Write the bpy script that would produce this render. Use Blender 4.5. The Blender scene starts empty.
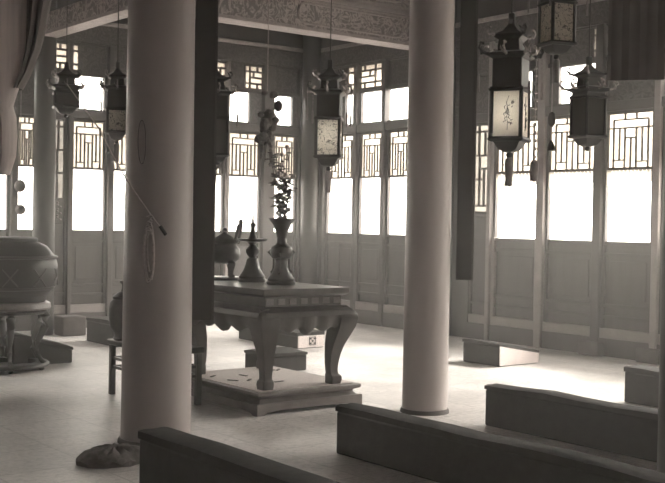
import bpy, bmesh, math, random
from mathutils import Vector, Matrix
random.seed(7)
S = bpy.context.scene
COL = S.collection
PI = math.pi
# ------------------------------------------------------------------ camera
F, YAW, PIT, ROL = 1091.4, 0.660819, 0.0187262, -0.0173210
EYE = Vector((0, 0, 1.6))
_f = Vector((math.sin(YAW)*math.cos(PIT), math.cos(YAW)*math.cos(PIT), -math.sin(PIT)))
_r = Vector((math.cos(YAW), -math.sin(YAW), 0))
_d = _f.cross(_r)
_c, _s = math.cos(ROL), math.sin(ROL)
RT, DN = _c*_r + _s*_d, -_s*_r + _c*_d
cam_data = bpy.data.cameras.new('camera')
cam = bpy.data.objects.new('camera', cam_data); COL.objects.link(cam)
UP, BK = -DN, -_f
cam.matrix_world = Matrix(((RT.x, UP.x, BK.x, EYE.x), (RT.y, UP.y, BK.y, EYE.y), (RT.z, UP.z, BK.z, EYE.z), (0, 0, 0, 1)))
cam_data.sensor_width = 36; cam_data.lens = F/665*36
cam_data.clip_start = .05; cam_data.clip_end = 200
S.camera = cam
# ------------------------------------------------------------------ world, sun, exposure
S.view_settings.view_transform = 'Standard'; S.view_settings.look = 'None'
S.view_settings.exposure = 1.12; S.view_settings.gamma = 1
S.cycles.use_denoising = True
S.cycles.max_bounces = 8; S.cycles.transparent_max_bounces = 16; S.cycles.volume_bounces = 0
S.cycles.sample_clamp_indirect = 6
w = bpy.data.worlds.new('overcast_sky'); S.world = w; w.use_nodes = True
w.node_tree.nodes['Background'].inputs[0].default_value = (1.0, .94, .84, 1)
w.node_tree.nodes['Background'].inputs[1].default_value = 6.5
HAZE = .0155
SUN_AZ, SUN_EL = math.radians(-12), math.radians(34)      # azimuth of the sun measured from +X to +Y
sd = bpy.data.lights.new('hazy_sun', 'SUN'); sd.energy = 17; sd.angle = math.radians(30); sd.color = (1, .94, .84)
so = bpy.data.objects.new('hazy_sun', sd); COL.objects.link(so)
sv = Vector((math.cos(SUN_AZ)*math.cos(SUN_EL), math.sin(SUN_AZ)*math.cos(SUN_EL), math.sin(SUN_EL)))
so.rotation_euler = sv.to_track_quat('Z', 'Y').to_euler(); so.location = (20, 20, 15)

# ------------------------------------------------------------------ pixel -> point on a real surface
def ray(x, y): return RT*((x-332.5)/F) + DN*((y-241.5)/F) + _f
def fz(x, y, z=0): d = ray(x, y); return EYE + d*((z-1.6)/d.z)
def fX(x, y, X): d = ray(x, y); return EYE + d*(X/d.x)
def fY(x, y, Y): d = ray(x, y); return EYE + d*(Y/d.y)
def far(x, y, dist): d = ray(x, y); return EYE + d*(dist/math.hypot(d.x, d.y))

# ------------------------------------------------------------------ materials
def lin(v): v /= 255; return v/12.92 if v <= .04045 else ((v+.055)/1.055)**2.4
def mat(name, v, rough=.6, var=.25, scale=6, metal=0, bump=.0, stretch=(1, 1, 1), spec=.4, tint=(1, .90, .875)):
    m = bpy.data.materials.new(name); m.use_nodes = True
    nt = m.node_tree; b = nt.nodes['Principled BSDF']
    a = lin(v)
    tc = nt.nodes.new('ShaderNodeTexCoord'); mp = nt.nodes.new('ShaderNodeMapping'); mp.inputs['Scale'].default_value = stretch
    nz = nt.nodes.new('ShaderNodeTexNoise'); nz.inputs['Scale'].default_value = scale; nz.inputs['Detail'].default_value = 6
    cr = nt.nodes.new('ShaderNodeValToRGB')
    for i, k in enumerate((1-var, 1+var)):
        cr.color_ramp.elements[i].color = (min(1, a*k*tint[0]), min(1, a*k*tint[1]), min(1, a*k*tint[2]), 1)
        cr.color_ramp.elements[i].position = .3 + .4*i
    L = nt.links.new
    L(tc.outputs['Object'], mp.inputs['Vector']); L(mp.outputs['Vector'], nz.inputs['Vector']); L(nz.outputs['Fac'], cr.inputs['Fac'])
    L(cr.outputs['Color'], b.inputs['Base Color'])
    b.inputs['Roughness'].default_value = rough; b.inputs['Metallic'].default_value = metal
    b.inputs['Specular IOR Level'].default_value = spec
    if bump:
        bp = nt.nodes.new('ShaderNodeBump'); bp.inputs['Strength'].default_value = bump; bp.inputs['Distance'].default_value = .02
        L(nz.outputs['Fac'], bp.inputs['Height']); L(bp.outputs['Normal'], b.inputs['Normal'])
    return m
def painted(name, dark, light, scale=9, rough=.6):
    """scroll / cloud painting in two tones, as on the tie beams"""
    m = mat(name, dark, rough); nt = m.node_tree; b = nt.nodes['Principled BSDF']; L = nt.links.new
    tc = nt.nodes.new('ShaderNodeTexCoord')
    nz = nt.nodes.new('ShaderNodeTexNoise'); nz.inputs['Scale'].default_value = scale*.6; nz.inputs['Distortion'].default_value = 1.5
    wv = nt.nodes.new('ShaderNodeTexVoronoi'); wv.feature = 'DISTANCE_TO_EDGE'; wv.inputs['Scale'].default_value = scale
    mx = nt.nodes.new('ShaderNodeMixRGB'); mx.inputs[0].default_value = .5
    cr = nt.nodes.new('ShaderNodeValToRGB')
    cr.color_ramp.elements[0].position = .05; cr.color_ramp.elements[1].position = .14
    d, l = lin(dark), lin(light)
    cr.color_ramp.elements[0].color = (l, l*.9, l*.87, 1); cr.color_ramp.elements[1].color = (d, d*.9, d*.87, 1)
    L(tc.outputs['Object'], nz.inputs['Vector']); L(tc.outputs['Object'], mx.inputs[1]); L(nz.outputs['Color'], mx.inputs[2])
    L(mx.outputs[0], wv.inputs['Vector']); L(wv.outputs['Distance'], cr.inputs['Fac']); L(cr.outputs['Color'], b.inputs['Base Color'])
    return m
def paper(name, transp, v=235, trans=1.0, blotch=0):
    """window paper / lantern silk: part open, part glowing through"""
    m = bpy.data.materials.new(name); m.use_nodes = True; nt = m.node_tree; nt.nodes.clear(); L = nt.links.new
    out = nt.nodes.new('ShaderNodeOutputMaterial'); t = nt.nodes.new('ShaderNodeBsdfTransparent')
    tl = nt.nodes.new('ShaderNodeBsdfTranslucent'); df = nt.nodes.new('ShaderNodeBsdfDiffuse')
    a = lin(v); c = (a, a*.95, a*.87, 1)
    m1 = nt.nodes.new('ShaderNodeMixShader'); m1.inputs[0].default_value = .4
    m2 = nt.nodes.new('ShaderNodeMixShader'); m2.inputs[0].default_value = transp
    for n in (tl, df): n.inputs['Color'].default_value = c
    if blotch:
        tc = nt.nodes.new('ShaderNodeTexCoord'); nz = nt.nodes.new('ShaderNodeTexNoise'); nz.inputs['Scale'].default_value = blotch
        nz.inputs['Detail'].default_value = 5; nz.inputs['Distortion'].default_value = 1.2
        cr = nt.nodes.new('ShaderNodeValToRGB'); cr.color_ramp.elements[0].position = .36; cr.color_ramp.elements[1].position = .46
        cr.color_ramp.elements[0].color = (.12, .11, .10, 1); cr.color_ramp.elements[1].color = c
        L(tc.outputs['Object'], nz.inputs['Vector']); L(nz.outputs['Fac'], cr.inputs['Fac'])
        for n in (tl, df): L(cr.outputs['Color'], n.inputs['Color'])
    L(tl.outputs[0], m1.inputs[1]); L(df.outputs[0], m1.inputs[2]); L(m1.outputs[0], m2.inputs[1]); L(t.outputs[0], m2.inputs[2])
    L(m2.outputs[0], out.inputs['Surface'])
    return m
M = dict(
    column2=mat('shade_toned_column', 176, .42, .14, 3, stretch=(1, 1, .25), bump=.05),  # left column: same lacquer, shade put into a darker base colour
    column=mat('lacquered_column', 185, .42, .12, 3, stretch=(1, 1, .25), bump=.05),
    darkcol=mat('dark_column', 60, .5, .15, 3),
    wood=mat('dull_wood', 84, .55, .18, 5, stretch=(1, 1, .3)),
    panel=mat('panel_wood', 88, .6, .15, 4, stretch=(2, 2, .3)),
    pale=mat('pale_painted_wood', 150, .6, .12, 5),
    lattice=mat('lattice_wood', 90, .7, .1, 6),
    darkwood=mat('dark_lacquer', 42, .35, .25, 8, spec=.5),
    table=mat('altar_lacquer', 78, .38, .25, 9, stretch=(1, 1, .4), bump=.1, spec=.5),
    plat=mat('platform_wood', 122, .45, .25, 7, bump=.1),
    mattop=mat('straw_mat', 205, .8, .12, 40, bump=.2),
    bench=mat('bench_cloth', 42, .85, .3, 14, bump=.35),
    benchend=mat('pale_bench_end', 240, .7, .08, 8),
    beam=painted('painted_beam', 112, 185, 8), lintel=painted('painted_lintel', 62, 100, 10),
    beamedge=mat('beam_underside', 165, .5, .2, 10), ceil=mat('ceiling_board', 92, .8, .2, 4),  # beamedge: pale, light on beam undersides put into the colour; also edges and trims
    wall=mat('plaster_wall', 170, .8, .2, 2), bronze=mat('dark_bronze', 44, .32, .5, 18, metal=.3, bump=.2),
    vat=mat('vat_lacquer', 34, .4, .2, 6, bump=.1), vatpale=mat('vat_foot', 120, .4, .2, 8),
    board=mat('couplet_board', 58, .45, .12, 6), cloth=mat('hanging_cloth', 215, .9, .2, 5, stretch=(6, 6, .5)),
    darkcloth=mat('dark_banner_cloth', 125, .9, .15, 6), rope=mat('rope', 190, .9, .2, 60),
    lampwood=mat('lantern_wood', 34, .4, .3, 14), trim=mat('gilt_ornament', 190, .25, .4, 40, metal=.5),
    leaf=mat('leaf', 60, .5, .4, 30), tassel=mat('tassel', 150, .9, .3, 30, stretch=(8, 8, 1)),
    stone=mat('grey_stone', 98, .8, .2, 8, bump=.2), rag=mat('rag', 112, .9, .4, 20, bump=.5),
    ground=mat('courtyard_stone', 150, .9, .1, 1), ink=mat('ink', 60, .8, .1, 5),
    latpane=paper('lattice_paper', .05, 215), pane=paper('window_paper', .84), dimpane=paper('narrow_leaf_paper', .10, 150),  # dimpane: greyer, less open paper for the narrow leaves
    transom=paper('transom_paper', .9), valance=paper('sheer_valance', .12, 190),
    silk=paper('painted_silk', .0, 235), silk2=paper('patterned_silk', .0, 235, blotch=42), greysilk=paper('unlit_grey_silk', .0, 95, blotch=9),  # greysilk: unlit panels, their lack of light put into the grey
)
# floor: worn stone slabs
def floor_mat():
    m = mat('stone_floor', 218, .42, .22, 1.3, spec=.5, tint=(1, .95, .93)); nt = m.node_tree; b = nt.nodes['Principled BSDF']; L = nt.links.new
    src = b.inputs['Base Color'].links[0].from_socket
    tc = nt.nodes.new('ShaderNodeTexCoord'); mp = nt.nodes.new('ShaderNodeMapping'); mp.inputs['Rotation'].default_value = (0, 0, PI/2)
    br = nt.nodes.new('ShaderNodeTexBrick'); br.inputs['Scale'].default_value = 1.0
    br.inputs['Brick Width'].default_value = .62; br.inputs['Row Height'].default_value = .62; br.inputs['Mortar Size'].default_value = .006
    br.inputs['Color1'].default_value = (1, 1, 1, 1); br.inputs['Color2'].default_value = (.86, .86, .86, 1); br.inputs['Mortar'].default_value = (.6, .6, .6, 1)
    n2 = nt.nodes.new('ShaderNodeTexNoise'); n2.inputs['Scale'].default_value = 22; n2.inputs['Detail'].default_value = 8
    c2 = nt.nodes.new('ShaderNodeValToRGB'); c2.color_ramp.elements[0].position = .32; c2.color_ramp.elements[0].color = (.72, .72, .72, 1); c2.color_ramp.elements[1].position = .55
    m1 = nt.nodes.new('ShaderNodeMixRGB'); m1.blend_type = 'MULTIPLY'; m1.inputs[0].default_value = .75
    m2 = nt.nodes.new('ShaderNodeMixRGB'); m2.blend_type = 'MULTIPLY'; m2.inputs[0].default_value = .9
    L(tc.outputs['Object'], mp.inputs[0]); L(mp.outputs[0], br.inputs['Vector']); L(tc.outputs['Object'], n2.inputs['Vector']); L(n2.outputs['Fac'], c2.inputs['Fac'])
    L(src, m1.inputs[1]); L(br.outputs['Color'], m1.inputs[2]); L(m1.outputs[0], m2.inputs[1]); L(c2.outputs['Color'], m2.inputs[2])
    L(m2.outputs[0], b.inputs['Base Color'])
    bp = nt.nodes.new('ShaderNodeBump'); bp.inputs['Strength'].default_value = .25; bp.inputs['Distance'].default_value = .01
    L(c2.outputs['Color'], bp.inputs['Height']); L(bp.outputs['Normal'], b.inputs['Normal'])
    return m
M['floor'] = floor_mat()

# ------------------------------------------------------------------ mesh helpers
class MB:
    def __init__(s): s.bm = bmesh.new()
    def quadbox(s, P):                                   # 8 points: bottom 4, top 4
        v = [s.bm.verts.new(p) for p in P]
        for f in ((3, 2, 1, 0), (4, 5, 6, 7), (0, 1, 5, 4), (1, 2, 6, 5), (2, 3, 7, 6), (3, 0, 4, 7)): s.bm.faces.new([v[i] for i in f])
        return s
    def box(s, a, b):
        x0, x1 = sorted((a[0], b[0])); y0, y1 = sorted((a[1], b[1])); z0, z1 = sorted((a[2], b[2]))
        return s.quadbox([(x0, y0, z0), (x1, y0, z0), (x1, y1, z0), (x0, y1, z0), (x0, y0, z1), (x1, y0, z1), (x1, y1, z1), (x0, y1, z1)])
    def lathe(s, prof, n=32, c=(0, 0), ph=0, sq=None):
        rings = []
        for r, z in prof:
            rings.append([s.bm.verts.new((c[0]+max(r, 1e-4)*math.cos(ph+2*PI*i/n), c[1]+max(r, 1e-4)*math.sin(ph+2*PI*i/n), z)) for i in range(n)])
        for a, b in zip(rings, rings[1:]):
            for i in range(n): s.bm.faces.new((a[i], a[(i+1) % n], b[(i+1) % n], b[i]))
        s.bm.faces.new(rings[0][::-1]); s.bm.faces.new(rings[-1])
        return s
    def loft(s, rings):
        R = [[s.bm.verts.new(p) for p in r] for r in rings]; n = len(R[0])
        for a, b in zip(R, R[1:]):
            for i in range(n): s.bm.faces.new((a[i], a[(i+1) % n], b[(i+1) % n], b[i]))
        s.bm.faces.new(R[0][::-1]); s.bm.faces.new(R[-1])
        return s
    def tube(s, pts, r, n=8):
        pts = [Vector(p) for p in pts]; rings = []
        for i, p in enumerate(pts):
            t = (pts[min(i+1, len(pts)-1)]-pts[max(i-1, 0)]).normalized()
            u = t.cross(Vector((0, 0, 1)) if abs(t.z) < .95 else Vector((1, 0, 0))).normalized(); v = t.cross(u)
            rr = r[i] if isinstance(r, (list, tuple)) else r
            rings.append([p + (u*math.cos(2*PI*k/n)+v*math.sin(2*PI*k/n))*rr for k in range(n)])
        return s.loft(rings)
    def ball(s, c, r, sz=1, n=12):
        return s.lathe([(r*math.sin(PI*i/8), c[2]-r*sz*math.cos(PI*i/8)) for i in range(9)], n, c)
    def prism(s, pts, thick, axis='x', at=0):            # outline in the plane across the axis
        def P(a, b, t): return {'x': (t, a, b), 'y': (a, t, b), 'z': (a, b, t)}[axis]
        A = [s.bm.verts.new(P(a, b, at)) for a, b in pts]; B = [s.bm.verts.new(P(a, b, at+thick)) for a, b in pts]; n = len(pts)
        s.bm.faces.new(A); s.bm.faces.new(B[::-1])
        for i in range(n): s.bm.faces.new((A[i], B[i], B[(i+1) % n], A[(i+1) % n]))
        return s
    def build(s, name, m, parent=None, bevel=0, smooth=True, loc=None, subd=0):
        bm = s.bm
        bmesh.ops.recalc_face_normals(bm, faces=bm.faces)
        me = bpy.data.meshes.new(name); bm.to_mesh(me); bm.free(); me.materials.append(M[m] if isinstance(m, str) else m)
        if smooth:
            for p in me.polygons: p.use_smooth = True
            me.set_sharp_from_angle(angle=math.radians(38))
        o = bpy.data.objects.new(name, me); COL.objects.link(o)
        if parent is not None: o.parent = parent
        if loc is not None: o.location = loc
        if bevel:
            b = o.modifiers.new('bevel', 'BEVEL'); b.width = bevel; b.segments = 2; b.limit_method = 'ANGLE'
        if subd:
            b = o.modifiers.new('sub', 'SUBSURF'); b.levels = subd; b.render_levels = subd
        return o
def tag(o, label, cat=None, group=None):
    o['label'] = label
    if cat: o['category'] = cat
    if group: o['group'] = group
    return o
def struct(o): o['kind'] = 'structure'; return o
def empty(name, loc, label, cat, group=None, rz=0):
    o = bpy.data.objects.new(name, None); COL.objects.link(o); o.location = loc; o.rotation_euler = (0, 0, rz); o.empty_display_size = .1
    return tag(o, label, cat, group)
def copy_tree(o, parent=None):
    c = o.copy(); COL.objects.link(c); c.parent = parent
    for ch in o.children: copy_tree(ch, c)
    return c

# ------------------------------------------------------------------ room shell
XW, YW = 10.85, 14.57          # inner faces of the right and the back wall
ZS, ZD, ZL, ZT, ZB0, ZB1, ZU = .22, 1.42, 2.30, 3.00, 3.12, 3.65, 4.06
CEIL = 5.0
struct(MB().box((-3, -4, -.2), (XW+.5, YW+.5, 0)).build('floor', 'floor'))
struct(MB().box((-60, -60, -.5), (80, 80, -.25)).build('courtyard_ground', 'ground'))
struct(MB().box((-3, -3.2, CEIL), (XW+1.2, YW+1.2, CEIL+.2)).build('ceiling', 'ceil'))
struct(MB().box((-3.3, -3.2, -.2), (-3, YW+.4, CEIL)).build('wall_left', 'wall'))
wb = MB()
wb.box((-3, YW, 0), (XW+.3, YW+.22, ZS)); wb.box((-3, YW+.02, 4.06), (XW+.3, YW+.3, CEIL)); wb.box((-3, YW, ZS), (.2, YW+.2, 4.2))
struct(wb.build('wall_back', 'wood'))
wr = MB()
wr.box((XW, -3.2, 0), (XW+.22, YW+.22, ZS)); wr.box((XW+.02, -3.2, 4.06), (XW+.3, YW+.3, CEIL))
struct(wr.build('wall_right', 'wood'))
struct(MB().box((2.2, YW-.03, 4.08), (XW, YW+.02, 4.36)).build('trim_1', 'lintel', bevel=.01))
struct(MB().box((XW-.03, -3, 4.08), (XW+.02, YW-.03, 4.36)).build('trim_2', 'lintel', bevel=.01))
struct(MB().box((2.2, YW-.05, 4.36), (XW-.05, YW+.02, 4.42)).build('trim_3', 'beamedge', bevel=.01))
struct(MB().box((XW-.05, -3, 4.36), (XW+.02, YW, 4.42)).build('trim_4', 'beamedge', bevel=.01))

fw = MB()
fw.box((-3, -3.2, 0), (XW, -3.0, CEIL))
struct(fw.build('wall_front', 'wall'))
# solid wall pieces either side of the column set into the window wall
sw = MB()
sw.box((XW, 10.86, ZS), (XW+.12, 11.76, ZT)); sw.box((XW, 14.28, ZS), (XW+.12, YW, ZT)); sw.box((10.62, YW, ZS), (XW, YW+.12, ZT))
struct(sw.build('wall_right_pier', 'wood'))
NW = [0]; NT = [4]
def frame_axes(side):
    """returns P(u, d, z): u along the wall, d depth (positive = into the room)"""
    if side == 'back': return lambda u, d, z: (u, YW+.06-d, z)
    return lambda u, d, z: (XW+.06-d, u, z)
LAT_H = [(.12, .12, .88), (.27, 0, 1), (.45, .38, .63), (.88, .12, .38), (.85, .63, .88)]
LAT_V = [(.12, .12, 1), (.38, 0, .12), (.63, 0, .12), (.25, .27, .88), (.38, .27, 1), (.5, .45, 1), (.63, .27, 1), (.75, .27, .85), (.88, .12, 1)]
def lattice_mb(P, u0, u1, z0, z1, H, V, t=.009, flip=False):
    mb = MB(); W = u1-u0; Hh = z1-z0
    for h, a, b in H:
        if flip: a, b = 1-b, 1-a
        z = z1-h*Hh; mb.box(P(u0+a*W, -.012, z-t), P(u0+b*W, .012, z+t))
    for v, a, b in V:
        if flip: v = 1-v
        u = u0+v*W; mb.box(P(u-t, -.012, z1-b*Hh), P(u+t, .012, z1-a*Hh))
    for e in (0, 1): mb.box(P(u0+e*W-t, -.013, z0), P(u0+e*W+t, .013, z1))
    mb.box(P(u0, -.013, z0-t*1.4), P(u1, .013, z0+t*1.4)); mb.box(P(u0, -.013, z1-t), P(u1, .013, z1+t))
    return mb
def leaf(side, u0, u1, dim=False, pale=False, curtain=False, centre=False):
    P = frame_axes(side); NW[0] += 1
    root = bpy.data.objects.new('window_%d' % NW[0], None); COL.objects.link(root); root['kind'] = 'structure'
    root.location = P((u0+u1)/2, 0, ZS); inv = Matrix.Translation(-Vector(root.location))
    def bd(mb, name, m, **k):
        mb.bm.transform(inv); return mb.build(name, m, root, **k)
    s = .04 if not dim else .025; zd = ZD if not dim else 1.75
    fr = MB()
    fr.box(P(u0, -.03, ZS+.12), P(u0+s, .035, ZT)); fr.box(P(u1-s, -.03, ZS+.12), P(u1, .035, ZT))
    for z in ([ZD-.03, ZD-.17, .62, .48] if not dim else [zd-.03, .5]): fr.box(P(u0+s, -.025, z-.02), P(u1-s, .03, z+.02))
    fr.box(P(u0+s, -.025, ZT-.03), P(u1-s, .03, ZT))
    if not dim: fr.box(P(u0+s, -.025, ZL-.02), P(u1-s, .03, ZL))
    bd(fr, 'frame', 'wood', bevel=.004)
    if pale:
        pf = MB(); pf.box(P(u0-.01, -.035, ZS+.12), P(u0+s+.005, .045, ZD)); pf.box(P(u1-s-.005, -.035, ZS+.12), P(u1+.01, .045, ZD)); bd(pf, 'outer_trim', 'pale', bevel=.004)
    pn = MB().box(P(u0+s, -.02, ZS+.12), P(u1-s, -.005, zd-.03))
    if not dim:
        pn.box(P(u0+s+.06, -.005, .70), P(u1-s-.06, .006, ZD-.25))
    if centre: pn.box(P((u0+u1)/2-.015, -.005, .4), P((u0+u1)/2+.015, .03, ZD-.17))
    bd(pn, 'lower_panel', 'panel', bevel=.005)
    bd(MB().box(P(u0, -.04, ZS), P(u1, .05, ZS+.12)), 'bottom_rail', 'pale', bevel=.008)
    if dim:
        bd(lattice_mb(P, u0+s, u1-s, zd, ZT-.03, [(.08, 0, 1), (.35, .0, 1), (.5, 0, .7), (.62, .3, 1), (.92, 0, 1)], [(.3, .08, .35), (.7, .0, .35), (.35, .5, .92), (.65, .35, .92)], .014), 'lattice', 'lattice')
        bd(MB().box(P(u0+s, -.016, zd), P(u1-s, -.013, ZT)), 'paper_pane', 'dimpane')
    else:
        bd(lattice_mb(P, u0+s, u1-s, ZL, ZT-.03, LAT_H, LAT_V), 'lattice', 'lattice')
        bd(MB().box(P(u0+s, -.016, ZD-.01), P(u1-s, -.0135, ZL)), 'glass_pane', 'pane')
        bd(MB().box(P(u0+s, -.016, ZL+.002), P(u1-s, -.0135, ZT-.03)), 'paper_pane', 'latpane')
        if curtain:
            c = MB(); n = 24
            for i in range(n):
                a = u0+s+(u1-u0-2*s)*i/n; b = u0+s+(u1-u0-2*s)*(i+1)/n
                dz = .16+.05*math.sin(i*1.7)+.03*random.random()
                c.box(P(a, .014+.006*(i % 2), ZL-dz), P(b, .017+.006*(i % 2), ZL-.02))
            bd(c, 'valance', 'valance')
def post(side, u, wd, m='wood', ztop=4.08, plinth=False, d=.09):
    P = frame_axes(side); NT[0] += 1
    struct(MB().box(P(u-wd/2, -.05, 0 if not plinth else .16), P(u+wd/2, d, ztop)).build('trim_%d' % NT[0], m, bevel=.01))
    if plinth:
        NT[0] += 1; struct(MB().box(P(u-.15, -.06, 0), P(u+.15, .20, .17)).build('trim_%d' % NT[0], 'stone', bevel=.015))
def transom(side, u0, u1, glass=True):
    """the opening between z 3.12 and 3.65"""
    P = frame_axes(side)
    if glass:
        NW[0] += 1
        root = bpy.data.objects.new('window_%d' % NW[0], None); COL.objects.link(root); root['kind'] = 'structure'; root.location = P((u0+u1)/2, 0, ZB0)
        inv = Matrix.Translation(-Vector(root.location))
        a = MB(); s = .03
        a.box(P(u0, -.03, ZB0), P(u0+s, .03, ZB1)); a.box(P(u1-s, -.03, ZB0), P(u1, .03, ZB1)); a.box(P(u0, -.03, ZB0), P(u1, .03, ZB0+s)); a.box(P(u0, -.03, ZB1-s), P(u1, .03, ZB1))
        a.bm.transform(inv); a.build('frame', 'wood', root)
        b = MB().box(P(u0+s, -.012, ZB0+s), P(u1-s, -.009, ZB1-s)); b.bm.transform(inv); b.build('paper_pane', 'transom', root)
def upper(side, u0, u1):
    P = frame_axes(side); NW[0] += 1
    root = bpy.data.objects.new('window_%d' % NW[0], None); COL.objects.link(root); root['kind'] = 'structure'; root.location = P((u0+u1)/2, 0, ZB1)
    inv = Matrix.Translation(-Vector(root.location))
    a = lattice_mb(P, u0, u1, ZB1+.03, ZU, [(.25, 0, 1), (.5, .2, .8), (.75, 0, .8), (.75, .2, 1)], [(.2, 0, 1), (.5, 0, .25), (.8, .25, 1), (.35, .25, .5), (.5, .75, 1)], .014)
    a.bm.transform(inv); a.build('lattice', 'lattice', root)
    b = MB().box(P(u0, -.016, ZB1+.03), P(u1, -.0135, ZU)); b.bm.transform(inv); b.build('paper_pane', 'latpane', root)
def fill(side, spans, z0, z1):
    """painted boards closing the bays between transom windows"""
    P = frame_axes(side); NT[0] += 1; a = MB()
    for u0, u1 in spans: a.box(P(u0, -.03, z0), P(u1, .0, z1))
    struct(a.build('trim_%d' % NT[0], 'lintel'))
def run(side, leaves, posts, bright, small, lo, hi):
    P = frame_axes(side)
    for l in leaves: leaf(side, *l[:2], **(l[2] if len(l) > 2 else {}))
    for p in posts: post(side, *p[:2], **(p[2] if len(p) > 2 else {}))
    NT[0] += 1; struct(MB().box(P(lo, -.05, ZT), P(hi, .07, ZB0)).build('trim_%d' % NT[0], 'wood', bevel=.01))
    for a, b in bright: transom(side, a, b)
    for a, b in small: upper(side, a, b)
    def gaps(L):
        out = []; c = lo
        for a, b in sorted(L):
            if a > c+.01: out.append((c, a))
            c = b
        if c < hi: out.append((c, hi))
        return out
    fill(side, gaps(bright), ZB0, ZB1); fill(side, gaps(small), ZB1, ZU)
    NT[0] += 1; struct(MB().box(P(lo, -.04, ZB1-.02), P(hi, .04, ZB1+.03)).build('trim_%d' % NT[0], 'wood', bevel=.006))
# back wall
run('back',
    [(.25, 1.1), (1.15, 2.05), (2.3, 3.1, dict(dim=True)), (3.2, 4.1), (4.15, 5.05), (5.1, 5.71), (5.79, 6.12), (6.18, 6.54, dict(dim=True)), (6.60, 7.16), (7.24, 7.86), (7.94, 8.42), (8.46, 8.80, dict(dim=True)),
     (8.86, 9.18), (9.23, 9.87), (10.10, 10.58)],
    [(.225, .05), (1.125, .05), (2.17, .2), (3.15, .1), (4.12, .06), (5.07, .06), (5.75, .07), (6.15, .06), (6.57, .06), (7.20, .08), (7.90, .08), (8.44, .05), (8.83, .07), (9.205, .05, dict(m='pale')), (9.98, .2), (10.62, .08)],
    [(.4, 1), (3.3, 4.0), (4.4, 5.2), (5.3, 5.7), (6.62, 7.14), (7.5, 8.2), (9.08, 9.66), (9.92, 10.5)],
    [(3.2, 3.8), (4.4, 5.0), (6.15, 6.72), (7.6, 8.2), (8.66, 9.2), (9.55, 10.03)], .2, 10.72)
# right wall
run('right',
    [(-2.6, -1.7), (-1.6, -.7), (-.6, .3), (.4, 1.2), (1.5, 1.85, dict(dim=True)), (1.95, 2.75), (2.85, 3.65), (3.75, 4.55), (4.65, 5.4), (5.5, 5.95, dict(dim=True)), (6.2, 6.65, dict(dim=True)),
     (6.72, 7.74), (7.84, 8.58, dict(curtain=True)), (8.70, 9.50, dict(curtain=True)), (9.62, 10.43, dict(pale=True, curtain=True)), (10.52, 10.86, dict(dim=True)),
     (11.75, 12.04, dict(dim=True)), (12.10, 12.68), (12.77, 13.36), (13.46, 14.2, dict(centre=True))],
    [(1.35, .2), (1.9, .08), (2.8, .08), (3.7, .08), (4.6, .08), (5.45, .08), (6.68, .06), (7.78, .09, dict(m='pale', plinth=True)), (8.64, .12, dict(plinth=True)), (9.56, .12, dict(m='pale')), (10.475, .07, dict(m='pale')),
     (12.07, .06), (12.725, .08), (13.41, .08), (14.25, .08)],
    [(-2, -1), (-.5, .5), (2, 2.8), (3, 3.8), (4.2, 5), (6.9, 7.7), (8.55, 9.35), (9.75, 10.25), (12.0, 13.35), (13.5, 13.75)],
    [(2.2, 3), (4, 4.8), (6.8, 7.6), (8.55, 8.8), (12.85, 13.7), (13.98, 14.16)], -3.1, 14.45)

# thin scatter volume added to lift the blacks like veiling glare
hm = bpy.data.materials.new('glare_haze'); hm.use_nodes = True; nt = hm.node_tree; nt.nodes.clear()
ho = nt.nodes.new('ShaderNodeOutputMaterial'); hv = nt.nodes.new('ShaderNodeVolumeScatter'); hv.inputs['Density'].default_value = HAZE; hv.inputs['Anisotropy'].default_value = .6
hv.inputs['Color'].default_value = (1, .97, .93, 1); nt.links.new(hv.outputs[0], ho.inputs['Volume'])
hz = MB().box((-2.98, -3.1, .002), (XW-.1, YW-.06, CEIL-.02)).build('glare_haze', hm, smooth=False); hz['kind'] = 'stuff'; tag(hz, 'thin haze added to veil the hall with glare', 'haze')
# ------------------------------------------------------------------ columns
def column(x, y, r0, r1, h, label, m='column', name='column', base=True):
    t = empty(name, (x, y, 0), label, 'column')
    z0 = .03 if base else 0
    MB().lathe([(r0, z0), (r0*.5+r1*.5, h*.5), (r1, h)], 48).build('shaft', m, t)
    if base: MB().lathe([(r0*1.08, 0), (r0*1.07, .02), (r0*1.03, .035)], 48).build('stone_base', 'stone', t)
    return t
pl = fz(157, 447); pr_ = fz(428, 415)
CL = Vector((3.81, 6.93, 0)); CR = Vector((6.29, 6.78, 0))
column(CL.x, CL.y, .25, .228, CEIL, 'thick round wooden column with a coiled rope hanging on it, left of the altar table', 'column2')
column(CR.x, CR.y, .192, .187, CEIL, 'smooth pale-lit round column to the right of the altar table')
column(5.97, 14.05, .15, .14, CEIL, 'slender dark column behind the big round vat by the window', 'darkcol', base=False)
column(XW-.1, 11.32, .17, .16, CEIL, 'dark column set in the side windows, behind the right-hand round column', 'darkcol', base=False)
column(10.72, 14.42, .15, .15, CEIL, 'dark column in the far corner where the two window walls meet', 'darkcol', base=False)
P = fz(690, 500); column(P.x, P.y, .19, .19, CEIL, 'dark column cut by the right edge of the photo', 'darkcol')
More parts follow.
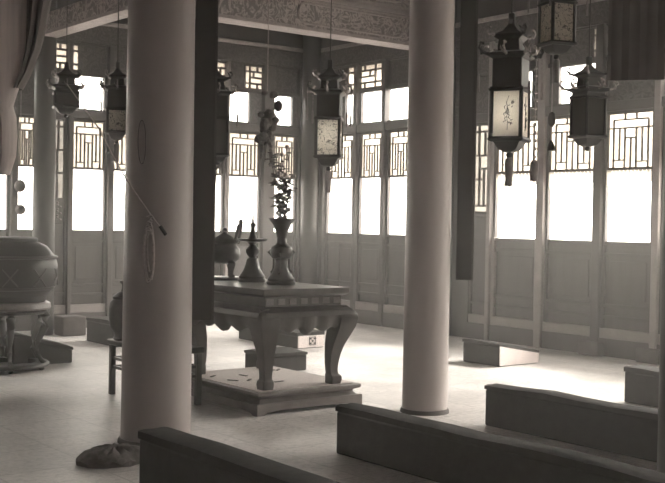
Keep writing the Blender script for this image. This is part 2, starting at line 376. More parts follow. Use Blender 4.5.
# ------------------------------------------------------------------ beams
def beam(a, b, z0, z1, depth, axis, label, name='painted_beam'):
    t = empty(name, a, label, 'beam')
    L = (Vector(b)-Vector(a)).length
    if axis == 'x':
        MB().box((0, 0, z0), (L, depth, z1)).build('beam_body', 'beam', t, bevel=.03)
        MB().box((0, -.012, z0-.02), (L, depth+.012, z0+.025)).build('lower_edge', 'beamedge', t, bevel=.006)  # pale lower edge: light from below put into its colour
        MB().box((0, -.012, z1-.03), (L, 0, z1)).build('upper_edge', 'beamedge', t, bevel=.005)
        c = MB(); s0, s1, zc, h = fY(306, 12, 11.42).x-5.9, fY(396, 30, 11.42).x-5.9, (z0+z1)/2+.01, .13
        pts = [(s0+h*math.cos(PI/2+PI*i/12)*1.0, zc+h*math.sin(PI/2+PI*i/12)) for i in range(13)] + [(s1+h*math.cos(-PI/2+PI*i/12), zc+h*math.sin(-PI/2+PI*i/12)) for i in range(13)]
        c.tube([(p[0], -.004, p[1]) for p in pts+[pts[0]]], .016, 6)
        c.build('painted_cartouche', 'beamedge', t)
    else:
        MB().box((0, 0, z0), (depth, L, z1)).build('beam_body', 'beam', t, bevel=.03)
        MB().box((-.012, 0, z0-.02), (depth+.012, L, z0+.025)).build('lower_edge', 'beamedge', t, bevel=.006)
    return t
beam((5.9, 11.42, 0), (10.95, 11.42, 0), 4.08, 4.46, .3, 'x', 'great painted tie beam with a scrollwork cartouche crossing above the altar')
beam((5.9, 11.44, 0), (10.95, 11.44, 0), 4.56, 4.95, .26, 'x', 'second painted beam stacked just above the great tie beam')
beam((5.86, 11.5, 0), (5.86, 14.5, 0), 4.02, 4.3, .22, 'y', 'short painted beam running back to the window wall at top left')
beam((-3, 11.42, 0), (5.86, 11.42, 0), 4.3, 4.7, .3, 'x', 'dark painted tie beam at top left above the vat')

# ------------------------------------------------------------------ couplet boards
def hang_board(px, wpx, ybot, dist, name, label):
    a = far(px, ybot, dist); b = far(px+wpx, ybot, dist)
    t = empty(name, (a.x, a.y, 0), label, 'board')
    t.rotation_euler = (0, 0, math.atan2(b.y-a.y, b.x-a.x)); L = (b.xy-a.xy).length; z0 = a.z
    MB().box((0, 0, z0), (L, .035, 4.6)).build('board_face', 'board', t, bevel=.008)
    MB().box((L-.004, -.006, z0), (L+.012, .04, 4.6)).build('edge_strip', 'wood', t)
hang_board(191, 21, 320, 7.95, 'hanging_board', 'long dark hanging board against the right side of the left-hand column')
hang_board(455.5, 16, 280, 9.3, 'hanging_board', 'long dark hanging board against the right side of the right-hand column')

# ------------------------------------------------------------------ benches
def bench(x0, y0, x1, y1, h, label, sag=.012, slope=0, endpale=False, nseg=14, group=None, lip=.005):
    """low bench: cloth covered body along Y (or X), soft lipped top"""
    t = empty('kneeling_bench', ((x0+x1)/2, (y0+y1)/2, 0), label, 'bench', group)
    hx, hy = (x1-x0)/2, (y1-y0)/2
    def top(u): return h-slope*(u+hx)/(2*hx)
    b = MB(); tk = .05
    b.quadbox([(-hx, -hy, 0), (hx, -hy, 0), (hx, hy, 0), (-hx, hy, 0), (-hx, -hy, top(-hx)-tk), (hx, -hy, top(hx)-tk), (hx, hy, top(hx)-tk), (-hx, hy, top(-hx)-tk)])
    b.build('bench_body', 'bench', t, bevel=.015)
    c = MB(); rr = random.Random(int(x0*100)); rings = []
    for i in range(nseg+1):
        v = -hy-lip+(2*hy+2*lip)*i/nseg; dz = (rr.random()-.5)*sag*2; e = .02 if i in (0, nseg) else 0
        ring = []
        for u, zz in ((-hx-lip, 0), (-hx-lip, .8), (-hx*.6, 1.0), (0, .9), (hx*.6, 1.0), (hx+lip, .8), (hx+lip, 0)):
            ring.append((u, v, top(max(-hx, min(hx, u)))-tk+zz*tk*(1-e*10)+(dz if zz > 0 else 0)))
        rings.append(ring)
    c.loft(rings).build('cushion_top', 'bench', t)
    if endpale:
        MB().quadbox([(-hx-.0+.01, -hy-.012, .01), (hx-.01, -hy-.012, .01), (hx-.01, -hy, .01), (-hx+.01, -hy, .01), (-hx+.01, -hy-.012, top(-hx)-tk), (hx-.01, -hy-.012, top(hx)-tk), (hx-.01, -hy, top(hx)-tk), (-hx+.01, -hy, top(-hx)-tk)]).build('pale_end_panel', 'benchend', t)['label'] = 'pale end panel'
    return t
bench(3.05, 1.6, 3.25, 5.75, .35, 'long low dark bench in the bottom left foreground, in front of the left column')
bench(4.63, 1.4, 4.81, 5.88, .345, 'long low dark bench from the altar platform corner toward the bottom right corner')
bench(6.27, 1.8, 6.43, 6.06, .34, 'long low dark bench to the right of the pale-lit column, second from the front')
bench(8.18, 3.2, 8.38, 6.17, .33, 'dark bench behind the other long benches, cut by the column at the right edge')
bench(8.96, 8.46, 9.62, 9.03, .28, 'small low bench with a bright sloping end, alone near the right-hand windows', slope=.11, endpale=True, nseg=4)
bench(4.42, 11.15, 5.09, 11.75, .37, 'low dark bench with a sloping top directly behind the legs of the vat stand', slope=.18, nseg=4)
bench(6.13, 12.2, 6.75, 13.02, .32, 'dark low bench in front of the left window wall, beyond the small side table', nseg=4)
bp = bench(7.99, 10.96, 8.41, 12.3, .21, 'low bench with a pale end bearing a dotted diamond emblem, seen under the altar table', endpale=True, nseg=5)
e = MB(); c0 = Vector((0.02, -.67-.014, .09))
for dx in (-1, 0, 1):
    for dz in (-1, 0, 1):
        if abs(dx)+abs(dz) != 1: e.box((c0.x+dx*.03-.01, c0.y-.006, c0.z+dz*.03-.01), (c0.x+dx*.03+.01, c0.y+.004, c0.z+dz*.03+.01))
for s in (1, -1):
    e.box((c0.x-.05, c0.y-.004, c0.z+s*.048-.003), (c0.x+.05, c0.y+.004, c0.z+s*.048+.003)); e.box((c0.x+s*.048-.003, c0.y-.004, c0.z-.05), (c0.x+s*.048+.003, c0.y+.004, c0.z+.05))
e.build('emblem', 'ink', bp)['label'] = 'dark dotted emblem'
bench(6.45, 9.35, 6.95, 9.8, .22, 'small dark bench on the floor behind the front leg of the altar table', nseg=3)
P = fz(70, 335); tag(MB().box((-.17, -.15, 0), (.17, .15, .26)).build('stone_block', 'stone', bevel=.02, loc=(P.x, P.y, 0)), 'pale stone block at the foot of the left window wall, beside the dark bench', 'block')

# ------------------------------------------------------------------ platform and altar table
PX0, PX1, PY0, PY1 = 4.97, 6.05, 7.34, 8.72
t = empty('altar_platform', ((PX0+PX1)/2, (PY0+PY1)/2, 0), 'low wooden platform with moulded edge and bracket feet under the altar table', 'platform')
w2, d2 = (PX1-PX0)/2, (PY1-PY0)/2
def rect(hw, hd, z): return [(-hw, -hd, z), (hw, -hd, z), (hw, hd, z), (-hw, hd, z)]
MB().loft([rect(w2-.02, d2-.02, .045), rect(w2-.02, d2-.02, .09), rect(w2-.05, d2-.05, .12), rect(w2-.05, d2-.05, .135), rect(w2, d2, .155), rect(w2, d2, .185)]).build('platform_body', 'plat', t, bevel=.006)
def apron(L, h, foot, lip=.012):        # profile (u, z) with bracket feet at both ends
    pts = [(-L/2, 0), (-L/2+foot*.6, 0), (-L/2+foot*.75, h*.5), (-L/2+foot*1.2, h*.75), (-L/2+foot*2, h*.95), (0, h), (L/2-foot*2, h*.95), (L/2-foot*1.2, h*.75), (L/2-foot*.75, h*.5), (L/2-foot*.6, 0), (L/2, 0), (L/2, h+lip*5), (-L/2, h+lip*5)]
    return pts
MB().prism(apron(2*w2+.02, .035, .12), .03, 'y', -d2-.005).build('front_skirt', 'plat', t)
MB().prism(apron(2*w2+.02, .035, .12), .03, 'y', d2-.025).build('back_skirt', 'plat', t)
MB().prism(apron(2*d2, .03, .12), .03, 'x', -w2-.01).build('side_skirt', 'plat', t)
MB().prism(apron(2*d2, .03, .12), .03, 'x', w2-.02).build('side_skirt', 'plat', t)
mt = MB(); mt.box((-w2+.05, -d2+.05, 0), (w2-.05, d2-.05, .006))
tag(mt.build('straw_mat', 'mattop', loc=((PX0+PX1)/2, (PY0+PY1)/2, .186)), 'pale worn straw mat lying on the platform under the altar table', 'mat')
for i in range(7):
    a = random.random()*6; x, y = 5.1+random.random()*.8, 7.6+random.random()*.95
    tag(MB().box((-.05, -.012, 0), (.05, .012, .006)).build('scrap', 'ink', loc=(x, y, .1925)), 'thin dark scrap lying on the pale mat under the altar table', 'scrap', 'dark scraps on the mat').rotation_euler = (0, 0, a)

TX0, TX1, TY0, TY1 = 5.02, 5.92, 7.36, 8.62
Z0 = .192
t = empty('altar_table', ((TX0+TX1)/2, (TY0+TY1)/2, Z0), 'heavy lacquered altar table with curved cabriole legs and scalloped apron, holding bronze vessels', 'table')
w2, d2 = (TX1-TX0)/2, (TY1-TY0)/2; H = 1.03-Z0
MB().loft([rect(w2-.03, d2-.03, H-.07), rect(w2-.005, d2-.005, H-.055), rect(w2, d2, H-.04), rect(w2, d2, H)]).build('tabletop', 'table', t, bevel=.006)
MB().loft([rect(w2-.03, d2-.03, H-.155), rect(w2-.055, d2-.055, H-.15), rect(w2-.055, d2-.055, H-.07)]).build('waist', 'table', t)
for i in range(7):
    wm = MB()
    u = -w2+.1+i*(2*w2-.2)/6
    wm.box((u-.035, -d2+.048, H-.135), (u+.035, -d2+.056, H-.085)); wm.build('waist_panel', 'plat', t)
# apron: bulging moulding with scalloped lower edge
def apron_mesh(L, hd, axis):
    mb = MB(); n = 40; rings = []
    for i in range(n+1):
        u = -L/2+L*i/n; q = abs(u)/(L/2)
        low = .215 + .018*math.cos(q*PI*5) + (.07*max(0, (q-.72)/.28)) + (.02 if q < .12 else 0)
        prof = [(hd-.03, H-.155), (hd+.0, H-.16), (hd+.065, H-.19), (hd+.085, H-.23), (hd+.055, H-.16-low+.05), (hd+.02, H-.16-low+.02), (hd-.005, H-.16-low+.02)]
        prof.append((hd-.03, H-.2))
        rings.append([((u, -p, z) if axis == 'x' else (-p, u, z)) for p, z in prof])
    return mb.loft(rings)
apron_mesh(2*w2, d2-.03, 'x').build('front_apron', 'table', t)
apron_mesh(2*d2, w2-.03, 'y').build('side_apron', 'table', t)
o = apron_mesh(2*w2, d2-.03, 'x').build('back_apron', 'table', t); o.rotation_euler = (0, 0, PI)
o = apron_mesh(2*d2, w2-.03, 'y').build('side_apron', 'table', t); o.rotation_euler = (0, 0, PI)
for sx in (-1, 1):
    for sy in (-1, 1):
        L = MB(); rings = []
        #   offset outwards, half size, height
        path = [(-.01, .06, H-.155), (.012, .085, H-.18), (.034, .104, H-.22), (.038, .11, H-.27), (.028, .104, H-.34), (.008, .088, H-.42), (-.012, .072, H-.50), (-.024, .059, H-.58), (-.03, .051, H-.66), (-.03, .046, H-.72), (-.026, .046, H-.75), (-.026, .05, H-.755), (-.018, .06, H-.768), (-.016, .062, H-.80), (-.02, .056, .001)]
        for off, hs, z in path:
            cx, cy = sx*(w2-.075+off), sy*(d2-.075+off)
            rings.append([(cx+a*hs*.86, cy+b*hs*.86, z) for a, b in ((-1, -1), (1, -1), (1, 1), (-1, 1))])
        L.loft(rings).build('leg', 'table', t, bevel=.012)

# ------------------------------------------------------------------ bronze vessels
ZT_ = 1.031
def onrow(px, X): p = fX(px, 284, X); return (p.x, p.y, ZT_)
g = empty('beaker_vase', onrow(281, 5.56), 'tall bronze trumpet-mouthed vase holding a flowering spray, rightmost on the altar', 'vase')
MB().lathe([(.125, 0), (.13, .02), (.115, .035), (.12, .05), (.105, .07), (.08, .11), (.06, .16), (.052, .21), (.055, .225), (.085, .235), (.098, .27), (.1, .30), (.09, .335), (.06, .35), (.046, .37), (.045, .42), (.055, .47), (.08, .53), (.115, .575), (.118, .585), (.10, .58), (.05, .50), (.02, .49)], 32).build('body', 'bronze', g)
for k in range(4):
    fl = MB()
    a = PI/4+k*PI/2; ca, sa = math.cos(a), math.sin(a)
    for r, z0, z1 in ((.105, .24, .33), (.082, .07, .15)): fl.tube([(ca*r*.7, sa*r*.7, z0), (ca*r*1.12, sa*r*1.12, (z0+z1)/2), (ca*r*.7, sa*r*.7, z1)], .009, 6)
    fl.tube([(ca*.07, sa*.07, .10), (ca*.07, sa*.07, .30)], .008, 6); fl.build('flange', 'bronze', g)
# flowering spray in the vase
s = empty('flower_spray', (g.location.x, g.location.y, ZT_+.49), 'tall spray of leaves and blossoms standing in the bronze trumpet vase', 'flower arrangement')
st = MB(); lf = MB(); bl = MB(); rnd = random.Random(3)
for k in range(12):
    a = k*2.4; R_ = .03+.09*rnd.random(); h = .35+.4*rnd.random(); pts = []
    for i in range(6):
        q = i/5; pts.append((R_*q**.6*math.cos(a+q*1.2), R_*q**.6*math.sin(a+q*1.2), h*q))
    st.tube(pts, [.005*(1-.6*i/5) for i in range(6)], 5)
    for i in range(15):
        q = .12+.87*rnd.random(); j = min(4, int(q*5)); c = Vector(pts[j]).lerp(Vector(pts[j+1]), q*5-j)
        b = rnd.random()*6.28; le = .045+.035*rnd.random(); d = Vector((math.cos(b), math.sin(b), .4-.9*rnd.random())).normalized()
        sd_ = d.cross(Vector((0, 0, 1))).normalized()*le*.3; up = Vector((0, 0, .003))
        tip = c+d*le; mid = c+d*le*.5
        lf.loft([[c-sd_*.2-up, c+sd_*.2-up, c+sd_*.2+up, c-sd_*.2+up], [mid-sd_-up, mid+sd_-up, mid+sd_+up*3, mid-sd_+up*3], [tip-sd_*.1-up, tip+sd_*.1-up, tip+sd_*.1+up, tip-sd_*.1+up]])
    c = Vector(pts[5]); bl.ball(c, .016+.01*rnd.random(), n=8); 
    c = Vector(pts[3]); bl.ball(c+Vector((.02*math.cos(a*3), .02*math.sin(a*3), 0)), .018, n=8)
st.build('stems', 'leaf', s); lf.build('leaves', 'leaf', s)['kind'] = 'stuff'
bl.build('blossoms', 'trim', s)['label'] = 'bright round blossoms'
# candlestick
cs = empty('candlestick', onrow(252, 5.56), 'bronze pricket candlestick with a wide drip pan, between the censer and the vase', 'candlestick')
MB().lathe([(.125, 0), (.13, .02), (.118, .035), (.122, .05), (.105, .07), (.075, .12), (.06, .17), (.05, .21), (.03, .225), (.045, .24), (.062, .27), (.06, .30), (.035, .325), (.028, .34), (.04, .352), (.05, .36)], 32).build('stem', 'bronze', cs)
MB().lathe([(.05, .36), (.125, .372), (.138, .392), (.132, .395), (.05, .385)], 32).build('drip_pan', 'bronze', cs)
MB().lathe([(.045, .385), (.04, .40), (.028, .43), (.022, .47), (.02, .50), (.03, .515), (.028, .53), (.012, .545), (.006, .64), (.002, .70)], 20).build('pricket', 'bronze', cs)
# tripod censer
cn = empty('tripod_censer', onrow(224, 5.5), 'squat bronze tripod censer with two tall upright ears, leftmost on the altar', 'censer')
MB().lathe([(.03, .15), (.09, .155), (.135, .19), (.15, .24), (.142, .29), (.115, .32), (.108, .335), (.13, .35), (.135, .365), (.12, .365), (.10, .34), (.05, .33)], 32).build('bowl', 'bronze', cn)
for k in range(3):
    a = k*2*PI/3+.5; lg = MB(); ca, sa = math.cos(a), math.sin(a)
    lg.tube([(ca*.09, sa*.09, .20), (ca*.13, sa*.13, .15), (ca*.12, sa*.12, .09), (ca*.12, sa*.12, .04), (ca*.14, sa*.14, .028)], [.05, .045, .026, .024, .032], 10); lg.build('leg', 'bronze', cn)
MB().lathe([(.16, 0), (.165, .015), (.15, .03), (.02, .03)], 32).build('base_tray', 'bronze', cn)
for sgn in (-1, 1):
    dx, dy = -math.cos(YAW)*sgn, math.sin(YAW)*sgn
    er = MB(); pts = []
    for i in range(13):
        q = i/12*PI; ww = .04*math.cos(q); hh = .34+.22*math.sin(q)**.6
        rad = .11+.04*(hh-.34)/.22
        pts.append((dx*(rad+ww*.35)-dy*ww*.6, dy*(rad+ww*.35)+dx*ww*.6, hh))
    er.tube(pts, .016, 8); er.build('ear', 'bronze', cn)
lid = MB().lathe([(.10, .365), (.105, .38), (.07, .41), (.03, .43), (.02, .45), (.03, .46), (.02, .48), (.003, .49)], 24).build('lid', 'bronze', cn)
# ------------------------------------------------------------------ side table behind the left column + vessel on it
t = empty('side_table', (4.665, 8.53, 0), 'small dark side table with stretchers standing behind the left column', 'table')
MB().box((-.215, -.50, .45), (.215, .50, .50)).build('tabletop', 'darkwood', t, bevel=.01)
for sx in (-1, 1):
    for sy in (-1, 1): MB().box((sx*.18-.025, sy*.45-.025, 0), (sx*.18+.025, sy*.45+.025, .45)).build('leg', 'darkwood', t, bevel=.006)
    for z in (.24, .32): MB().box((sx*.18-.012, -.43, z), (sx*.18+.012, .43, z+.025)).build('stretcher', 'darkwood', t)
for sy in (-1, 1):
    for z in (.24, .32): MB().box((-.15, sy*.45-.012, z), (.15, sy*.45+.012, z+.025)).build('stretcher', 'darkwood', t)
v = empty('lidded_vessel', (4.55, 8.86, .501), 'dark lidded vessel with a knobbed top standing on the small side table', 'vessel')
MB().lathe([(.10, 0), (.11, .02), (.10, .04), (.105, .07), (.14, .12), (.15, .20), (.15, .30), (.14, .34), (.11, .37)], 32).build('body', 'bronze', v)
MB().lathe([(.115, .37), (.12, .39), (.075, .425), (.045, .44), (.035, .48), (.04, .50), (.055, .515), (.055, .53), (.02, .54), (.005, .545)], 32).build('lid', 'bronze', v)

# ------------------------------------------------------------------ the great vat on its stand
V0 = Vector((4.30, 11.05, 0)); P = far(6, 370, 11.85)
V0 = Vector((P.x, P.y, 0))
t = empty('vat_stand', V0, 'low stand with slender curved legs and a round base ring under the great vat', 'stand')
MB().lathe([(.30, .03), (.42, .03), (.44, .045), (.44, .065), (.42, .08), (.30, .08), (.30, .03)], 40).build('base_ring', 'darkwood', t, bevel=.005)
for k in range(6):
    a = k*PI/3+.25; ca, sa = math.cos(a), math.sin(a)
    MB().tube([(ca*.38, sa*.38, .62), (ca*.43, sa*.43, .56), (ca*.42, sa*.42, .46), (ca*.34, sa*.34, .3), (ca*.33, sa*.33, .2), (ca*.38, sa*.38, .11), (ca*.42, sa*.42, .075)], [.05, .05, .042, .03, .024, .022, .03], 10).build('leg', 'darkwood', t)
    MB().ball((ca*.39, sa*.39, .02), .03, .7, 10).build('foot', 'darkwood', t)
MB().lathe([(.36, .58), (.43, .59), (.44, .615), (.36, .63)], 40).build('top_ring', 'darkwood', t)
t = empty('great_vat', (V0.x, V0.y, .632), 'huge round dark lacquered vat with domed shoulder at the left edge', 'vat')
MB().lathe([(.37, .04), (.40, .10), (.40, .14), (.46, .20), (.505, .30), (.515, .40), (.51, .47), (.49, .54), (.40, .655), (.30, .70), (.28, .705)], 56).build('vat_body', 'vat', t)
MB().lathe([(.44, 0), (.45, .02), (.44, .06), (.40, .08), (.36, .06)], 56).build('foot_ring', 'vatpale', t)['label'] = 'pale bulging foot ring'
MB().lathe([(.30, .695), (.31, .73), (.28, .745), (.05, .75)], 48).build('lid', 'vat', t)
MB().lathe([(.50, .525), (.515, .53), (.515, .545), (.49, .56)], 56).build('shoulder_band', 'board', t)
MB().lathe([(.465, .205), (.485, .215), (.49, .235), (.475, .235)], 56).build('lower_band', 'board', t)
for k in range(10):
    x = MB(); a0 = k*PI/5
    for sg in (1, -1):
        x.tube([(.512*math.cos(a0+sg*(i-3)*.05), .512*math.sin(a0+sg*(i-3)*.05), .34+(i-3)*.03) for i in range(7)], .008, 5)
    x.build('cross_mark', 'wood', t)

# ------------------------------------------------------------------ hangings
def cord(a, b, name, label, cat='cord', r=.006, m='rope', parent=None):
    o = MB().tube([a, b], r, 6).build(name, m, parent)
    return tag(o, label, cat) if parent is None else o
def lantern(px, py, dist, sc, label, rot=0, panel_fill=0, crownh=.24, sides=4, silk='silk', tass=True, bamboo=False, hpan=.33, wid=.22, top=CEIL):
    """palace lantern: body with painted panels, wide crown, cord, tassels. (px, py) marks the panel centre"""
    p = far(px, py, dist); t = empty('palace_lantern', p, label, 'lantern', None, -YAW+rot); t.location = p
    R_ = wid/(2*math.sin(PI/sides)); h = hpan/2; ph0 = -PI/2-PI/sides
    def ring(r, z, n=sides): return [(r*math.cos(ph0+2*PI*i/n), r*math.sin(ph0+2*PI*i/n), z) for i in range(n)]
    fr = MB()
    for i in range(sides):
        a = ring(R_, 0)[i]; fr.tube([(a[0], a[1], -h-.03), (a[0], a[1], h+.03)], .016, 6)
    fr.loft([ring(R_+.02, h), ring(R_+.03, h+.015), ring(R_+.01, h+.035)]); fr.loft([ring(R_+.01, -h-.035), ring(R_+.035, -h-.02), ring(R_+.02, -h)])
    fr.build('frame', 'lampwood', t)
    for i in range(sides):
        a, b = Vector(ring(R_-.003, 0)[i]), Vector(ring(R_-.003, 0)[(i+1) % sides]); n = ((a+b)/2).normalized()*.002
        u = (b-a)*.06; a, b = a+u, b-u
        pn = MB().quadbox([a-n-Vector((0, 0, h)), b-n-Vector((0, 0, h)), b+n-Vector((0, 0, h)), a+n-Vector((0, 0, h)), a-n+Vector((0, 0, h)), b-n+Vector((0, 0, h)), b+n+Vector((0, 0, h)), a+n+Vector((0, 0, h))]).build('silk_panel', silk, t)
        if bamboo:
            pm = MB(); rn = random.Random(5+i); A, B = a+n*2, b+n*2
            def Q(s_, z_): return A.lerp(B, s_)+Vector((0, 0, z_))
            stem = [Q(.55+.08*math.sin(q*3), -.12+q*.05) for q in range(6)]
            pm.tube(stem, .0025, 5)
            for k in range(20):
                s0, z0 = .45+.3*rn.random(), rn.choice((.06, .04, -.01, -.05, -.07))+.03*rn.random()-.015
                an = rn.choice((-1, 1))*(.3+rn.random()*.8); ln = .03+.02*rn.random()
                pm.tube([Q(s0, z0), Q(s0+math.cos(an)*ln*2*(1 if rn.random() > .5 else -1), z0+math.sin(an)*ln*.7), Q(s0+math.cos(an)*ln*4*(.5), z0+math.sin(an)*ln*1.2)], [.001, .004, .001], 4)
            pm.build('painted_bamboo', 'ink', pn)
    cr = MB(); ch = crownh
    cr.loft([ring(R_+.0, h+.035), ring(R_+.0, h+ch), ring(R_+.05, h+ch+.02), ring(R_+.045, h+ch+.04), ring(R_*.75, h+ch+.06), ring(R_*.7, h+ch+.14), ring(R_+.0, h+ch+.16), ring(R_-.01, h+ch+.18), ring(R_*.5, h+ch+.21), ring(R_*.2, h+ch+.26), ring(.03, h+ch+.34)])
    cr.build('crown', 'lampwood', t, bevel=.004)
    for tier, (ro, zo, sz) in enumerate(((R_+.04, h+ch+.03, 1), (R_-.01, h+ch+.17, .75))):
      for i in range(sides*2 if tier == 0 else sides):
        ii = i//2 if tier == 0 else i
        a = Vector(ring(ro, zo)[ii])
        if tier == 0 and i % 2: a = (a+Vector(ring(ro, zo)[(ii+1) % sides]))/2
        d = a.copy(); d.z = 0; d.normalize(); k = MB(); w_ = d.cross(Vector((0, 0, 1)))
        k.tube([a, a+d*.04*sz+Vector((0, 0, .01)), a+d*.075*sz+Vector((0, 0, .045*sz)), a+d*.06*sz+Vector((0, 0, .08*sz)), a+d*.035*sz+Vector((0, 0, .075*sz))], [.014, .012, .011, .009, .012], 6)
        k.tube([a+d*.05*sz, a+d*.05*sz+w_*.03+Vector((0, 0, .03)), a+d*.03*sz+w_*.035+Vector((0, 0, .055))], [.009, .008, .005], 5)
        k.build('bracket', 'trim' if (i*3+tier) % 4 else 'lampwood', t)
        if tass and tier == 0 and i % 2 == 0:
            q = a+d*.07+Vector((0, 0, .04)); z1 = q.z-.20-.03*(i % 3)
            T = MB(); T.tube([q, (q.x, q.y, z1)], .0025, 4)
            for zz in (.05, .08, .11): T.ball((q.x, q.y, q.z-zz), .008, n=8)
            T.lathe([(.004, z1+.01), (.009, z1), (.012, z1-.03), (.010, z1-.08), (.012, z1-.12)], 8, (q.x, q.y))
            T.build('tassel', 'tassel', t)
    B_ = MB(); B_.loft([ring(R_*.3, -h-.11), ring(R_*.6, -h-.09), ring(R_*.9, -h-.035)]); B_.ball((0, 0, -h-.13), .025, n=10); B_.build('base_moulding', 'lampwood', t)
    if tass:
        T = MB().lathe([(.01, -h-.14), (.03, -h-.16), (.034, -h-.20), (.028, -h-.30), (.03, -h-.36)], 10); T.build('bottom_tassel', 'tassel', t)
    MB().tube([(0, 0, h+crownh+.32), (0, 0, top-p.z)], .006, 6).build('hanging_cord', 'darkwood', t)
    if panel_fill:  # added fill light that brightens the silk from inside, no flame
        ld = bpy.data.lights.new('lantern_fill', 'POINT'); ld.energy = panel_fill; ld.shadow_soft_size = .04; ld.color = (1, 1, .97)
        lo = bpy.data.objects.new('lantern_fill', ld); COL.objects.link(lo); lo.parent = t
    t.scale = (sc, sc, sc)
    if sc != 1:
        for ch in t.children:
            if ch.name.startswith('hanging_cord'):
                me = ch.data
                for vtx in me.vertices:
                    if vtx.co.z > h+crownh+.34: vtx.co.z = (top-p.z)/sc
    return t
lantern(510, 115, 8.0, .98, 'palace lantern with bamboo painted on pale silk, the largest one hanging at right', -.42, bamboo=True, panel_fill=3)
lantern(557, 24, 7.4, .74, 'palace lantern with scrolled silk panels, highest one at the top right edge', .35, crownh=.2, silk='silk2')
lantern(588, 117, 8.5, .80, 'plain grey box lantern hanging in front of the post between the right-hand windows', .5, crownh=.06, silk='greysilk', tass=False, hpan=.34)
lantern(329, 138, 11.0, 1.05, 'palace lantern with closely patterned silk hanging in the far corner', -.12, silk='silk2', panel_fill=2.5)
lantern(117, 121, 10.0, .75, 'small dark lantern with patterned panels hanging left of the rope column', .2, silk='silk2', hpan=.24)
lantern(66, 100, 12.0, .85, 'broad dark lantern with a flat crown hanging in front of the slender dark column', .3, silk='greysilk', wid=.28, tass=False, hpan=.14, crownh=.06)
lantern(214, 137, 10.4, .95, 'dim lantern hanging above the censer, partly behind the hanging board', .35, silk='greysilk')
# cloth knot pendant above the flower spray
p = far(267, 118, 10.2); t = empty('cloth_pendant', p, 'dark knotted cloth pendant with trailing tails hanging just above the flower spray', 'pendant')
kb = MB()
rk = random.Random(4)
for k in range(26):
    z = rk.uniform(-.2, .25); kb.ball((rk.gauss(0, .045), rk.gauss(0, .035), z), rk.uniform(.022, .05), rk.uniform(.7, 1.3), 8)
kb.build('knots', 'rag', t)
tl = MB()
for k in range(5):
    a = k*1.3; tl.tube([(0, 0, -.15), (.04*math.cos(a), .04*math.sin(a), -.25), (.05*math.cos(a), .05*math.sin(a), -.32-.03*k)], [.02, .018, .01], 6)
tl.build('tails', 'rag', t)
MB().tube([(0, 0, .25), (0, 0, CEIL-p.z)], .005, 6).build('hanging_cord', 'rope', t)
# small bell on a string by the right windows
p = far(551, 151, 8.3); t = empty('wind_bell', p, 'small dark bell on a string hanging in front of the right-hand window lattice', 'bell')
MB().lathe([(.032, 0), (.03, .02), (.022, .05), (.012, .07), (.004, .08)], 16).build('bell_cup', 'bronze', t)
bk = MB(); bk.lathe([(.01, .18), (.026, .20), (.03, .24), (.022, .28), (.01, .29)], 14); bk.build('bead', 'bronze', t)
MB().tube([(0, 0, .07), (0, 0, CEIL-p.z)], .003, 6).build('string', 'rope', t)
p = far(535, 130, 8.25); t = empty('bead_string', p, 'long pale bead string with silk tassel beside the bamboo-painted lantern', 'pendant')
for k in range(14): MB().ball((.006*math.sin(k), 0, k*.06-.2), .014, n=8).build('bead', 'trim', t); MB().tube([(0, 0, -.2), (0, 0, CEIL-p.z)], .003, 6).build('string', 'rope', t)
MB().lathe([(.01, -.22), (.03, -.24), (.035, -.3), (.03, -.38)], 10).build('tassel', 'tassel', t)
# plaque on the narrow panel behind the vat
p = fY(58, 211, YW+.012); t = empty('hanging_plaque', p, 'small dark plaque with pale blossoms hung on the narrow panel beside the slender column', 'plaque')
MB().box((-.075, -.015, -.18), (.075, .015, .18)).build('plaque_board', 'board', t, bevel=.006)
rs = MB()
for k in range(9):
    rs.ball((.03*math.cos(k*2.1), -.018, -.12+.03*k), .018, .9, 8)
rs.build('blossom_relief', 'trim', t); MB().tube([(0, 0, .18), (0, 0, .36)], .004, 6).build('cord', 'rope', t)
# two gourds on a string in the left window
p = fY(20, 186, YW-.25); t = empty('gourd_string', p, 'two dark round gourds strung one above the other in the leftmost window', 'pendant')
MB().ball((0, 0, 0), .075, 1.15, 14).build('gourd', 'rag', t); MB().ball((.01, 0, -.32), .07, 1.0, 14).build('gourd', 'rag', t)
MB().tube([(0, 0, -.28), (0, 0, CEIL-p.z)], .004, 6).build('string', 'rope', t)
# draped pale cloth at top left
t = empty('draped_banner', far(17, 95, 5.0), 'pale draped cloth banner knotted and hanging at the top left edge', 'banner', None, -YAW)
dr = MB(); rings = []; n = 22
prof = [(1.7, -.30, .05), (.9, -.30, .05), (.4, -.30, .04), (.2, -.28, .035), (.08, -.25, .02), (0, -.2, -.005), (-.05, -.17, -.02), (-.10, -.16, -.005), (-.18, -.15, .0), (-.27, -.14, -.005), (-.35, -.12, -.03)]
for z, x0, x1 in prof:
    r_ = []; cx, hw = (x0+x1)/2, (x1-x0)/2
    for i in range(n):
        a = 2*PI*i/n; r_.append((cx+hw*math.cos(a)*(1+.03*math.sin(a*5)), .06*math.sin(a)*(1+.18*math.sin(a*4+z*3)), z))
    rings.append(r_)
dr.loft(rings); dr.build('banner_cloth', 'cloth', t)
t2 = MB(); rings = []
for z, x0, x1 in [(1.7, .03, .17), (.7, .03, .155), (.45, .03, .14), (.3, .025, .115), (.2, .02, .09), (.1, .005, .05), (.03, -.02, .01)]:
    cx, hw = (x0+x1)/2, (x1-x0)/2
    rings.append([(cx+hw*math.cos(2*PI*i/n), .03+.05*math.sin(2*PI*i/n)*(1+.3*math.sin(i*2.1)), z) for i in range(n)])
t2.loft(rings).build('side_fold', 'darkcloth', t)['label'] = 'darker side fold'
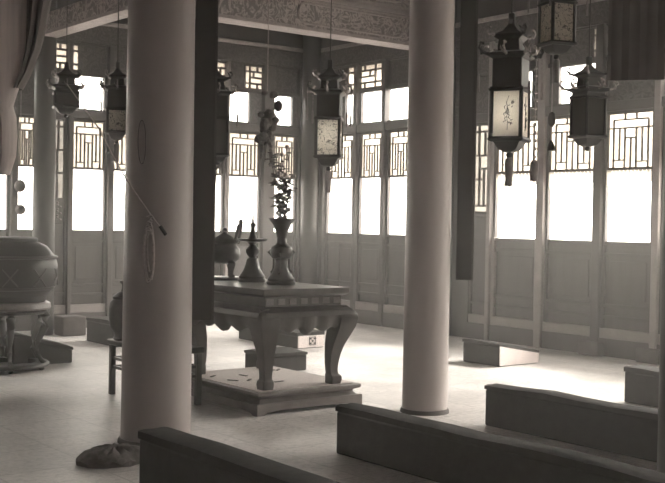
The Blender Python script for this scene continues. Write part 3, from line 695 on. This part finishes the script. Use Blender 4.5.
# dark hanging at top right
a = far(607, 80, 6.6); b = far(664, 80, 6.6); t = empty('hanging_valance', (a.x, a.y, a.z), 'dark cloth valance hanging beside the column at the top right corner', 'banner', None, math.atan2(b.y-a.y, b.x-a.x)); L = (b.xy-a.xy).length
vb = MB(); rings = []
for z in (2.2, 1.2, .5, .1, 0):
    front = [(L*i/16, .02+.006*math.sin(i*1.9), z) for i in range(17)]; back = [(L*i/16, .045+.006*math.sin(i*1.9), z) for i in range(16, -1, -1)]
    rings.append(front+back)
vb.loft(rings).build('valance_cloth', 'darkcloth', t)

# ------------------------------------------------------------------ rope on the left column
def on_col(px, py, r=.24, lift=.012):
    """point on the front of the left column under a pixel"""
    d = ray(px, py); o = EYE.xy-CL.xy; A = d.x**2+d.y**2; B = 2*(o.x*d.x+o.y*d.y); Cc = o.x**2+o.y**2-(r+lift)**2
    D = B*B-4*A*Cc; k = (-B-math.sqrt(max(0, D)))/(2*A); return EYE+d*k
t = empty('coiled_rope', on_col(150, 222), 'pale rope coiled and knotted on the left column, line rising to the left', 'rope')
inv = t.location.copy()
def tubeP(pts, r, nm, m='rope', n=6):
    MB().tube([Vector(p)-inv for p in pts], r, n).build(nm, m, t)
for k, (cx, hw, y0, y1) in enumerate(((149, 4.5, 222, 280), (150, 3.2, 225, 272), (148.5, 5.2, 228, 283))):
    tubeP([on_col(cx+hw*math.sin(2*PI*i/24), (y0+y1)/2-(y1-y0)/2*math.cos(2*PI*i/24), lift=.012+.008*k) for i in range(25)], .009, 'coil')
tubeP([on_col(150+3*math.sin(i*2.2), 214+i*1.5, lift=.03) for i in range(14)], .011, 'knot')
tubeP([far(67, 84, 11.8), far(100, 130, 7.75), far(116, 162, 7.6), on_col(132, 188, lift=.03), on_col(150, 214, lift=.02), on_col(164, 232, lift=.02)], .006, 'line')
tubeP([on_col(160, 226, lift=.015), on_col(166, 235, lift=.02)], .014, 'toggle', 'darkwood')
tubeP([on_col(142+4*math.sin(2*PI*i/20), 142-22*math.cos(2*PI*i/20), lift=.012) for i in range(21)], .003, 'thin_loop', 'wood')
# bundle of rags at the foot of the left column
P = fz(114, 462)
t = MB(); rings = []; rn = random.Random(9); n = 26
for z, s_ in ((0, 1), (.03, 1.04), (.05, .95), (.08, .8), (.095, .55), (.10, .2)):
    rings.append([(.24*s_*math.cos(2*PI*i/n)*(1+.05*math.sin(i*1.7+z*30)), .17*s_*math.sin(2*PI*i/n)*(1+.06*math.sin(i*2.3+z*20)), z+(.012*math.sin(i*2.9) if z > .02 else 0)) for i in range(n)])
o = t.loft(rings).build('rag_bundle', 'rag', loc=(P.x, P.y, 0)); tag(o, 'crumpled dark cloth bundle on the floor at the foot of the left column', 'cloth')
